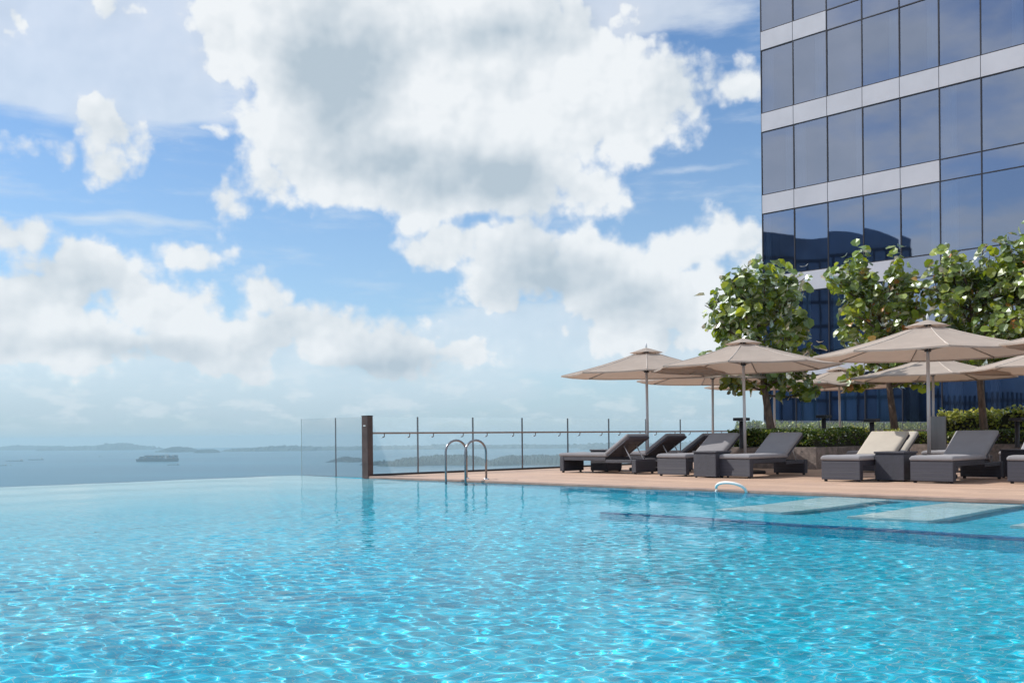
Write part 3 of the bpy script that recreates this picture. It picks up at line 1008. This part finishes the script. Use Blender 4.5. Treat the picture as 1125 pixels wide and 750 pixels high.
def make_lounger():
    root = empty('sun_lounger')
    W2 = .325
    m_ = MB(); m_.box((0, -W2, .03), (.11, W2, .335), .008); m_.build('foot_panel', M_wicker, root)
    m_ = MB(); m_.box((1.88, -W2, .03), (1.99, W2, .285), .008); m_.build('head_panel', M_wicker, root)
    m_ = MB()
    m_.box((.112, -W2 + .004, .255), (1.22, -W2 + .064, .332), .006); m_.box((.112, W2 - .064, .255), (1.22, W2 - .004, .332), .006)
    m_.box((.112, -W2 + .066, .275), (1.22, W2 - .066, .325), .004)
    m_.build('seat_frame', M_wicker, root)
    for s_ in (-1, 1):
        m_ = MB(); y0, y1 = sorted((s_ * (W2 - .006), s_ * (W2 - .062)))
        m_.box((1.222, y0, .215), (1.878, y1, .280), .006); m_.build('side_rail', M_wicker, root)
    for x in (.055, 1.935):
        for y in (-W2 + .05, W2 - .05):
            m_ = MB(); m_.lathe([(.024, 0), (.026, .004), (.026, .031), (0, .031)], 10, 0, (x, y, 0)); m_.build('foot', M_black, root)
    m_ = MB(); cushion(m_, -.012, 1.26, -W2 - .004, W2 + .004, .337, .405, seed=3); m_.build('seat_cushion', M_cushion, root)
    rot = Matrix.Translation((1.235, 0, .345)) @ Matrix.Rotation(R(-33.5), 4, 'Y')
    m_ = MB()
    m_.box((0, -W2 + .004, -.03), (.69, -W2 + .054, .012), .006, rot); m_.box((0, W2 - .054, -.03), (.69, W2 - .004, .012), .006, rot)
    m_.box((.0, -W2 + .056, -.02), (.69, W2 - .056, .006), .004, rot)
    bf = m_.build('backrest', M_wicker, root)
    m_ = MB(); cushion(m_, .0, .70, -W2 - .002, W2 + .002, .014, .082, rot, seed=5); m_.build('back_cushion', M_cushion, bf)
    m_ = MB(); m_.box((.58, -W2 - .006, -.036), (.712, W2 + .006, .0105), .012, rot)
    m_.build('head_flap', M_cushion_dark, bf)
    for s_ in (-.2, .2):
        m_ = MB(); m_.tube([rot @ Vector((.42, s_, -.03)), (1.80, s_, .25)], .011, 8)
        m_.build('prop', M_alu, bf)
    return root
A0 = Vector((.99, 20.8, 0))
def lounger_spot(x, y, head):
    """x, y: the near left corner of the foot end; head: 'v' head away over the deck, 'e' head along the edge"""
    if head == 'v': d_, side = Vector((VX, VY, 0)), Vector((EX, EY, 0))
    else: d_, side = Vector((EX, EY, 0)), Vector((VX, VY, 0))
    return Vector((x, y, DECK + .002)) + side * .325, math.atan2(d_.y, d_.x)
G = 'grey sun loungers on the pool deck'
loungers = [
    (.99, 20.8, 'e', 'leftmost sun lounger, seen side on beside the glass balustrade'),
    (1.90, 21.71, 'e', 'sun lounger right behind the leftmost side-on one, backrest left of the first parasol pole'),
    (2.86, 22.67, 'e', 'third side-on sun lounger along the balustrade, mostly hidden by the loungers before it'),
    (2.71, 18.61, 'v', 'sun lounger with a small wicker table against its right side, near the side-on loungers'),
    (3.62, 17.55, 'v', 'sun lounger right behind the arched white water spout, pale raised back'),
    (4.95, 15.95, 'v', 'sun lounger with its beige sunlit backrest beside a wicker cube table'),
    (6.08, 15.22, 'v', 'sun lounger in full view in front of the biggest parasol pole, grey shaded back'),
    (7.33, 14.74, 'v', 'nearest sun lounger cut off by the right edge of the photo'),
    (6.62, 19.7, 'v', 'second row sun lounger whose beige sunlit back peeks out behind the beige sunlit one'),
    (7.9, 19.2, 'v', 'second row sun lounger behind the biggest parasol pole'),
    (9.1, 18.6, 'v', 'second row sun lounger at the right before the golden hedge'),
]
proto = make_lounger()
for i, (x, y, h, lab) in enumerate(loungers):
    o = proto if i == 0 else copy_tree(proto)
    o.location, a = lounger_spot(x, y, h)
    o.rotation_euler = (0, 0, a + R(rnd.uniform(-1.2, 1.2)))
    tag(o, lab, 'sun lounger', G)
    if 'beige' in lab:                      # sunlight on these two backs is put into a paler cushion colour
        for c in o.children_recursive:
            if c.name.split('.')[0] == 'back_cushion':
                c.data = c.data.copy(); c.data.materials[0] = M_cushion_sunlit
                tag(c, 'back cushion coloured as sunlit')

# cube tables of the same wicker
def make_table():
    root = empty('side_table')
    m_ = MB(); m_.box((-.235, -.235, .02), (.235, .235, .44), .008); m_.build('body', M_wicker, root)
    m_ = MB(); m_.box((-.25, -.25, .4405), (.25, .25, .47), .007); m_.build('table_top', M_wicker, root)
    for x in (-.2, .2):
        for y in (-.2, .2):
            m_ = MB(); m_.lathe([(.02, 0), (.02, .021), (0, .021)], 8, 0, (x, y, 0)); m_.build('foot', M_black, root)
    return root
proto = make_table()
tv = A0 + Vector((EX, EY, 0)) * .44 + Vector((VX, VY, 0)) * .98
tables = [(tv.x, tv.y, 'wicker cube table between the two leftmost side-on loungers'),
          (3.21 + .354, 17.76 + .0, 'wicker cube table between the spout lounger and the lounger left of it'),
          (5.73 + .354, 15.79 + .0, 'wicker cube table against the lounger with the beige sunlit backrest'),
          (8.45, 16.55, 'wicker cube table at the right edge behind the nearest lounger')]
for i, (x, y, lab) in enumerate(tables):
    o = proto if i == 0 else copy_tree(proto)
    o.location = (x, y, DECK + .002); o.rotation_euler = (0, 0, POOL_ROT)
    tag(o, lab, 'side table', 'wicker cube tables between the loungers')

# ------------------------------------------------------------------ foliage
def leaves_mesh(name, pts, nrm, size, mats, probs, rg, sides=7, cup=.22, aspect=1.0):
    """many separate leaf blades, each a cupped fan of its own"""
    n = len(pts)
    up = rg.normal(0, 1, (n, 3))
    t1 = np.cross(nrm, up); t1 /= np.linalg.norm(t1, axis=1, keepdims=True) + 1e-9
    t2 = np.cross(nrm, t1)
    sz = size * rg.uniform(.6, 1.2, n)
    th = np.linspace(0, 2 * np.pi, sides, endpoint=False)
    ca, sa = np.cos(th), np.sin(th)
    ring = pts[:, None, :] + sz[:, None, None] * .5 * (ca[None, :, None] * t1[:, None, :] + aspect * sa[None, :, None] * t2[:, None, :]
                                                     + cup * (ca[None, :, None] ** 2) * nrm[:, None, :] * 2)
    cen = pts[:, None, :]
    V_ = np.concatenate([cen, ring], 1).reshape(-1, 3)
    base = (np.arange(n) * (sides + 1))[:, None]
    k = np.arange(sides)
    tri = np.stack([np.broadcast_to(base, (n, sides)), base + 1 + k, base + 1 + (k + 1) % sides], -1).reshape(-1, 3)
    mi = np.repeat(rg.choice(len(mats), n, p=probs), sides)
    return np_mesh(name, V_, tri, mats, mi, False)

def tree(x, y, zg, ztop, zbot, rx, lean, seed, label, nleaf=900, probs=(.72, .22, .06), spikes=7):
    rg = np.random.default_rng(seed); r_ = random.Random(seed)
    root = tag(empty('sea_grape_tree', (x, y, zg)), label, 'tree', 'round leaved trees behind the loungers')
    H = ztop - zg
    hb = zbot - zg
    trunk_pts = []
    for i in range(9):
        f = i / 8
        trunk_pts.append(Vector((lean * f + .05 * math.sin(3 * f + seed), .04 * math.sin(4 * f + seed * 2), H * .80 * f)))
    m_ = MB(); m_.tube(trunk_pts, [.105 - .075 * (i / 8) + (.03 if i == 0 else 0) for i in range(9)], 10)
    tr = m_.build('trunk', M_bark, root)
    ends = []
    m_ = MB()
    nb = 22
    for b in range(nb):
        f = .30 + .68 * (b / (nb - 1))
        hz = hb + (H - hb) * max(0, (f - .30) / .70) * .92 * .8
        k = min(7, int(hz / (H * .80) * 8)); p = trunk_pts[k].lerp(trunk_pts[k + 1], min(1, hz / (H * .80) * 8 - k))
        az = b * 2.4 + r_.uniform(-.4, .4)
        q = (hz - hb) / (H - hb)
        reach = rx * (.62 + .55 * math.sin(math.pi * min(1, .18 + q * .9))) * r_.uniform(.60, 1.22)
        rise = (.10 + .55 * q) * reach + r_.uniform(-.15, .25)
        e = p + Vector((math.cos(az) * reach, math.sin(az) * reach, rise))
        mid = p.lerp(e, .5) + Vector((r_.uniform(-.08, .08), r_.uniform(-.08, .08), -.06 + r_.uniform(-.05, .12)))
        m_.tube([p, mid, e], [.034, .022, .009], 6, False)
        ends.append((p, mid, e))
        for _ in range(2):
            g = mid.lerp(e, r_.uniform(.1, .8))
            ee = g + Vector((r_.uniform(-.45, .45), r_.uniform(-.45, .45), r_.uniform(-.15, .5)))
            m_.tube([g, g.lerp(ee, .5) + Vector((0, 0, .04)), ee], [.015, .011, .006], 5, False)
            ends.append((g, g.lerp(ee, .5), ee))
    for _ in range(spikes):
        az = r_.uniform(0, 6.28); rr = r_.uniform(.1, .75) * rx
        b0 = Vector((trunk_pts[8].x + rr * math.cos(az) * .6, trunk_pts[8].y + rr * math.sin(az) * .6, H * .72))
        e = b0 + Vector((math.cos(az) * .25, math.sin(az) * .2, H * r_.uniform(.20, .32)))
        m_.tube([trunk_pts[7], b0, e], [.022, .018, .006], 5, False)
        ends += [(b0, b0.lerp(e, .5), e)] * 2
    m_.build('branch', M_bark, tr)
    per = max(6, nleaf // len(ends))
    P, Nn = [], []
    for p, mid, e in ends:
        for i in range(per):
            f = rg.uniform(.12, 1.08)
            c = p.lerp(mid, f * 2) if f < .5 else mid.lerp(e, f * 2 - 1)
            off = rg.normal(0, 1, 3); off /= np.linalg.norm(off)
            c = np.array(c) + off * rg.uniform(.08, .34)
            c[2] = max(c[2], hb - .05 + rg.uniform(-.12, .15))
            nv = off * .6 + np.array((-.25, 0, .6)) + rg.normal(0, .5, 3)
            P.append(c); Nn.append(nv / np.linalg.norm(nv))
    me = leaves_mesh('crown', np.array(P), np.array(Nn), .235, [M_leaf, M_leaf_light, M_leaf_orange], probs, rg)
    link('crown', me, root)
    return root

tree(6.12, 23.3, .5, 4.5, 1.70, 1.25, -.34, 3, 'leftmost round leaved tree, dark crown half against the open sky', 1650, (.62, .38, .0))
tree(10.2, 26.3, .5, 5.5, 2.0, 1.12, -.60, 5, 'second round leaved tree from the sky, bright crown with orange leaves before the dark reflection', 1700, (.38, .56, .06))
tree(11.75, 24.77, .5, 5.25, 2.3, 1.12, -.35, 7, 'third round leaved tree with tall thin shoots, behind the biggest parasol', 1550, (.42, .545, .035))
tree(12.75, 23.6, .5, 5.6, 2.4, 1.25, -.1, 9, 'rightmost round leaved tree, cut off by the photo edge', 1900, (.30, .665, .035))

def hedge(name, s0, s1, t0, t1, z0, z1, label, leaf, n, mats, probs, seed, uneven=.12):
    rg = np.random.default_rng(seed)
    cx, cy = (s0 + s1) / 2, (t0 + t1) / 2
    root = tag(empty(name, W(cx, cy, z0), POOL_ROT), label, 'hedge')
    nx, ny = max(6, int((s1 - s0) / .12)), max(4, int((t1 - t0) / .12))
    def top(a, b):
        return (z1 - z0) * (1 + uneven * (np.sin(a * 2.3 + seed) * np.sin(b * 3.1 + seed) + .6 * np.sin(a * 5.7 + 2 * seed) * np.cos(b * 4.4)))
    # inner mass of twigs
    u = np.linspace(s0 + .06, s1 - .06, nx) - cx; w = np.linspace(t0 + .06, t1 - .06, ny) - cy
    U, V_ = np.meshgrid(u, w)
    Hh = top(U, V_) * .84 + rg.normal(0, .02, U.shape)
    verts = np.stack([U, V_, Hh], -1).reshape(-1, 3)
    idx = np.arange(nx * ny).reshape(ny, nx)
    q = np.stack([idx[:-1, :-1], idx[:-1, 1:], idx[1:, 1:], idx[1:, :-1]], -1).reshape(-1, 4)
    edge = list(idx[0, :]) + list(idx[1:, -1]) + list(idx[-1, ::-1][1:]) + list(idx[::-1, 0][1:])
    low = verts[edge].copy(); low[:, 2] = 0
    k0 = len(verts); m = len(edge)
    sk = np.array([(edge[i], edge[(i + 1) % m], k0 + (i + 1) % m, k0 + i) for i in range(m - 1)])
    link('twigs', np_mesh('twigs', np.concatenate([verts, low]), np.concatenate([q, sk]), M_twig), root)
    # leaves over top and flanks
    pa = rg.uniform(s0, s1, n) - cx; pb = rg.uniform(t0, t1, n) - cy
    zz = rg.beta(2.2, 1.0, n) * top(pa, pb) + rg.normal(0, .025, n)
    side = rg.random(n) < .55
    onb = rg.random(n) < .75
    pb = np.where(side & onb, np.where(rg.random(n) < .8, t0 - cy, t1 - cy) + rg.normal(0, .04, n), pb)
    pa = np.where(side & ~onb, np.where(rg.random(n) < .5, s0 - cx, s1 - cx) + rg.normal(0, .04, n), pa)
    zz = np.where(side, zz, top(pa, pb) * rg.uniform(.86, 1.05, n))
    P = np.stack([pa, pb, np.maximum(zz, .02)], -1)
    nv = rg.normal(0, .6, (n, 3)) + np.array((0, -.35, .6)); nv /= np.linalg.norm(nv, axis=1, keepdims=True)
    link('foliage', leaves_mesh('foliage', P, nv, leaf, mats, probs, rg, 6, .18, .72), root)
    return root

# planters: granite boxes with soil
def planter(s0, s1, t0, t1, h, label):
    root = tag(empty('planter', W((s0 + s1) / 2, (t0 + t1) / 2, DECK), POOL_ROT), label, 'planter')
    a, b = (s1 - s0) / 2, (t1 - t0) / 2
    k = max(2, int((s1 - s0) / .9)); w = 2 * a / k
    m_ = MB()
    for i in range(k):
        m_.box((-a + i * w + .002, -b, .003), (-a + (i + 1) * w - .002, -b + .06, h), .004)
        m_.box((-a + i * w + .002, b - .06, .003), (-a + (i + 1) * w - .002, b, h), .004)
    kk = max(2, int((t1 - t0) / .9)); ww = (2 * b - .124) / kk
    for i in range(kk):
        m_.box((-a, -b + .062 + i * ww, .003), (-a + .06, -b + .062 + (i + 1) * ww - .004, h), .004)
        m_.box((a - .06, -b + .062 + i * ww, .003), (a, -b + .062 + (i + 1) * ww - .004, h), .004)
    m_.build('wall', M_granite, root)
    m_ = MB(); m_.box((-a + .061, -b + .061, .002), (a - .061, b - .061, h - .03)); m_.build('soil', M_soil, root)
    return root
planter(3.25, 5.55, 7.75, 10.6, .47, 'low granite planter under the leftmost tree')
planter(4.2, 16.0, 13.3, 16.9, .47, 'long low granite planter under the right hand trees')
hedge('hedge', 3.35, 5.45, 7.85, 10.45, .49, .86, 'dark green clipped hedge round the trunk of the leftmost tree', .075, 5200, [M_hedge, M_hedge_light], (.9, .1), 3, .10)
hedge('hedge', 4.35, 15.8, 13.4, 13.9,   .49, .80, 'low dark green hedge edging the long planter', .07, 6000, [M_hedge, M_hedge_light], (.82, .18), 5, .10)
hedge('hedge', 5.1, 15.8, 15.35, 16.7, .49, 1.30, 'golden green leafy hedge at the right under the trees', .115, 5200, [M_hedge_light, M_hedge], (.86, .14), 6, .13)
hedge('hedge', -1.0, -.25, 15.0, 28.0, -.3, 1.06, 'hedge growing outside the glass balustrade before the dark tower base', .10, 9000, [M_hedge, M_hedge_light], (.85, .15), 8, .05)
bush = hedge('shrub', 4.75, 5.75, 10.9, 11.7, DECK, .78, 'small light green shrub beside the planter of the leftmost tree', .075, 1500, [M_hedge, M_hedge_light], (.35, .65), 9, .2)

# bollard lamps with flat caps, and a steel pillar
def make_bollard():
    root = empty('bollard_light')
    m_ = MB(); m_.lathe([(.052, 0), (.052, .62), (0, .62)], 16); m_.build('stem', M_black, root)
    m_ = MB(); m_.box((-.14, -.14, .6205), (.14, .14, .69), .01); m_.build('lamp_head', M_black, root)
    m_ = MB(); m_.lathe([(.09, 0), (.09, .008), (0, .008)], 16, 0, (0, 0, .612)); m_.build('lens', M_white, root)
    return root
proto = make_bollard()
bl = [(5.2, 22.55, .48, 'flat capped bollard light at the left end of the planter, in front of the sky'),
      (7.52, 24.0, .55, 'flat capped bollard light just behind the leftmost hedge, before dark glass'),
      (8.18, 22.62, .43, 'flat capped bollard light above the beige sunlit backrests'),
      (11.7, 23.05, .43, 'flat capped bollard light in the golden hedge at the right edge')]
for i, (x, y, z, lab) in enumerate(bl):
    o = proto if i == 0 else copy_tree(proto)
    o.location = (x, y, z); o.rotation_euler = (0, 0, POOL_ROT)
    tag(o, lab, 'bollard light', 'bollard lights among the planters')
M_brushed = pbr('brushed_plate', (.22, .21, .21), .32, .5, var=.1, vscale=8, stretch=(1, 1, .1))
pl = tag(empty('steel_pillar', (9.42, 22.0, DECK + .002), R(-30)), 'squat brushed steel pillar between the parasol poles and the golden hedge', 'pillar')
m_ = MB(); m_.box((-.16, -.09, .03), (.16, .09, 1.12), .008); m_.build('body', M_brushed, pl)
m_ = MB(); m_.box((-.15, -.08, 0), (.15, .08, .029)); m_.build('plinth', M_black, pl)

# ------------------------------------------------------------------ glass tower
def facade_glass(name, tint, mirror, strength):
    m = bpy.data.materials.new(name); m.use_nodes = True
    t = m.node_tree; t.nodes.clear(); N = Nodes(t)
    tr = N.new('ShaderNodeBsdfTransparent'); tr.inputs[0].default_value = (*tint, 1)
    gl = N.new('ShaderNodeBsdfGlossy'); gl.inputs['Roughness'].default_value = .015; gl.inputs[0].default_value = (*mirror, 1)
    geo = N.new('ShaderNodeNewGeometry').outputs['Position']
    bn = N.new('ShaderNodeBump'); bn.inputs['Strength'].default_value = .018; bn.inputs['Distance'].default_value = .05
    N.put(bn.inputs['Height'], N.noise(geo, .55, 2, .4)); N.put(gl.inputs['Normal'], bn.outputs[0])
    lw = N.new('ShaderNodeFresnel'); lw.inputs[0].default_value = 1.5
    mx = N.new('ShaderNodeMixShader'); out = N.new('ShaderNodeOutputMaterial')
    N.put(mx.inputs[0], N.m('MULTIPLY_ADD', lw.outputs[0], .6, strength, clamp=True))
    t.links.new(tr.outputs[0], mx.inputs[1]); t.links.new(gl.outputs[0], mx.inputs[2]); t.links.new(mx.outputs[0], out.inputs[0])
    return m
M_win = facade_glass('tower_glass', (.42, .50, .62), (.60, .655, .82), .47)
M_win2 = facade_glass('spandrel_glass', (.36, .42, .46), (.62, .67, .84), .48)
M_span = pbr('white_spandrel', (.57, .55, .59), .35, 0, .5, var=.04, vscale=.8)
M_mull = pbr('dark_mullion', (.025, .022, .03), .4)
M_core = pbr('dark_interior', (.035, .04, .055), .8, var=.3, vscale=.6)
M_curtain = pbr('grey_curtain', (.78, .79, .80), .9, var=.12, vscale=3, stretch=(6, 6, .2))
M_teal = pbr('teal_curtain', (.55, .85, .86), .9, var=.12, vscale=3, stretch=(6, 6, .2))
FL, Z0B, SPH, PW = 3.76, 7.15, .88, 1.62
S_B = ST(11.6, 46)[0] + .09
tower = tag(empty('glass_tower', W(S_B, T_BLD, 0), POOL_ROT), 'tall blue glass tower with pale spandrel bands filling the right side', 'building')
NC = 11
rows = range(-3, 6)
rg = random.Random(4)
# body, floors and window mullions
m_ = MB(); m_.box((.35, .9, -16), (NC * PW, 9.0, Z0B + 6 * FL), 0); m_.build('core', M_core, tower)
m_ = MB()
for k in rows:
    m_.box((.06, .06, Z0B + k * FL + .05), (NC * PW, .9, Z0B + k * FL + SPH - .05))
m_.box((.06, .06, Z0B - 3 * FL - 12), (NC * PW, .9, Z0B - 3 * FL - .02))
m_.build('floor_slab', M_core, tower)
m_ = MB(); m_.box((-.04, .012, -16), (.055, 9.0, Z0B + 6 * FL)); m_.build('side_wall', M_mull, tower)
for c in range(NC + 1):
    m_ = MB(); m_.box((c * PW - .022, -.035, Z0B - 3 * FL), (c * PW + .022, .05, Z0B + 6 * FL), 0); m_.build('mullion', M_mull, tower)
for k in rows:
    zb = Z0B + k * FL
    nw = {5: 0, 4: 0, 3: 2, 2: 7, 1: 5, 0: 4}.get(k, 4)
    for z in (zb - .022, zb + SPH - .022):
        m_ = MB(); m_.box((-.03, -.028, z), (NC * PW, .045, z + .044)); m_.build('transom', M_mull, tower)
    for c in range(NC):
        x0, x1 = c * PW + .024, (c + 1) * PW - .024
        m_ = MB()
        if c < nw:
            m_.box((x0 - .012, -.045, zb + .023), (x1 + .012, .03, zb + SPH - .023), .004)
            m_.build('spandrel_panel', M_span, tower)
        else:
            m_.add([(x0, 0, zb + .022), (x1, 0, zb + .022), (x1, 0, zb + SPH - .022), (x0, 0, zb + SPH - .022)], [(0, 1, 2, 3)])
            m_.build('spandrel_pane', M_win2, tower)
        if True:
            z1, z2 = zb + SPH + .022, zb + FL - .022
            a, b = rg.uniform(-.009, .009), rg.uniform(-.009, .009)
            m_ = MB(); m_.add([(x0, a, z1), (x1, -a, z1 ), (x1, -a + b, z2), (x0, a + b, z2)], [(0, 1, 2, 3)])
            m_.build('window', M_win, tower)
            # a drawn curtain behind some panes
            if rg.random() < .55 or k in (-1, -2):
                w = rg.uniform(.25, .6); u0 = x0 + (0 if rg.random() < .6 else PW - .1 - w)
                if k in (-1, -2): w = rg.choice((.35, .55, .8)); u0 = x0 + rg.uniform(0, .5)
                nn = 24
                pts = [(u0 + w * i / nn, .22 + .04 * math.sin(i * 1.9)) for i in range(nn + 1)]
                m_ = MB(); m_.add([(x, y, z1 + .02) for x, y in pts] + [(x, y, z2 - .02) for x, y in pts], [(i, i + 1, i + 2 + nn, i + 1 + nn) for i in range(nn)], 0, True)
                m_.build('curtain', M_teal if k in (-1, -2) and c < 4 else M_curtain, tower)

# neighbouring towers across the pool: seen mirrored in the glass
M_far_glass = pbr('dark_tower_glass', (.075, .125, .22), .12, 0, .6, var=.6, vscale=.05)
M_far_band = pbr('dark_tower_band', (.02, .035, .075), .5)
def far_tower(name, x, y0, y1, top, label, curve, seed):
    root = tag(empty(name, (x, (y0 + y1) / 2, -60)), label, 'building')
    hw = (y1 - y0) / 2; n = 30
    r_ = random.Random(seed)
    def front(f): return 1.3 * math.sin(f * math.pi * 1.6 + seed) * curve + .4 * math.sin(f * 9)
    floors = int((top + 60) / 4)
    m_ = MB()
    pts = [(front(i / n), -hw + 2 * hw * i / n) for i in range(n + 1)]
    poly = pts + [(-22, hw), (-22, -hw)]
    nn = len(poly)
    tops = [top + 60 - 2.4 * max(0, 1 - i / n / .28) ** 1.3 + .35 * math.sin(11 * i / n) for i in range(n + 1)] + [top + 58, top + 58]
    m_.add([(a, b, 0) for a, b in poly] + [(a, b, tops[i]) for i, (a, b) in enumerate(poly)],
           [tuple(range(nn, 2 * nn))] + [(i, (i + 1) % nn, (i + 1) % nn + nn, i + nn) for i in range(nn)])
    m_.build('curtain_wall', M_far_glass, root)
    m_ = MB()
    for k in range(floors):
        z = k * 4.0 + 2
        m_.add([(a + .12, b, z) for a, b in pts] + [(a + .12, b, z + .55) for a, b in pts], [(i, i + 1, i + 2 + n, i + 1 + n) for i in range(n)])
    for i in range(0, n, 2):
        a, b = pts[i]
        m_.box((a - .1, b - .12, 0), (a + .2, b + .12, top + 56))
    m_.build('floor_band', M_far_band, root)
far_tower('office_tower', -108, -6.5, 24, 34.3, 'dark curved tower mirrored in the upper panes of the glass tower', 1.0, 2)
far_tower('office_tower', -104, -24, -10, 11.5, 'lower dark tower mirrored behind the parasols in the tower base', 1.3, 5)

# ------------------------------------------------------------------ sea air
def haze():
    m = bpy.data.materials.new('haze'); m.use_nodes = True
    t = m.node_tree; t.nodes.clear(); N = Nodes(t)
    pv = N.new('ShaderNodeVolumePrincipled')
    pv.inputs['Color'].default_value = (.52, .78, .93, 1)
    pv.inputs['Density'].default_value = .00008
    pv.inputs['Anisotropy'].default_value = .2
    out = N.new('ShaderNodeOutputMaterial')
    t.links.new(pv.outputs[0], out.inputs['Volume'])
    m_ = MB(); m_.box((-19000, -19000, SEA_Z - 1), (19000, 19000, 44))
    return tag(m_.build('haze', m), kind='stuff')
haze()
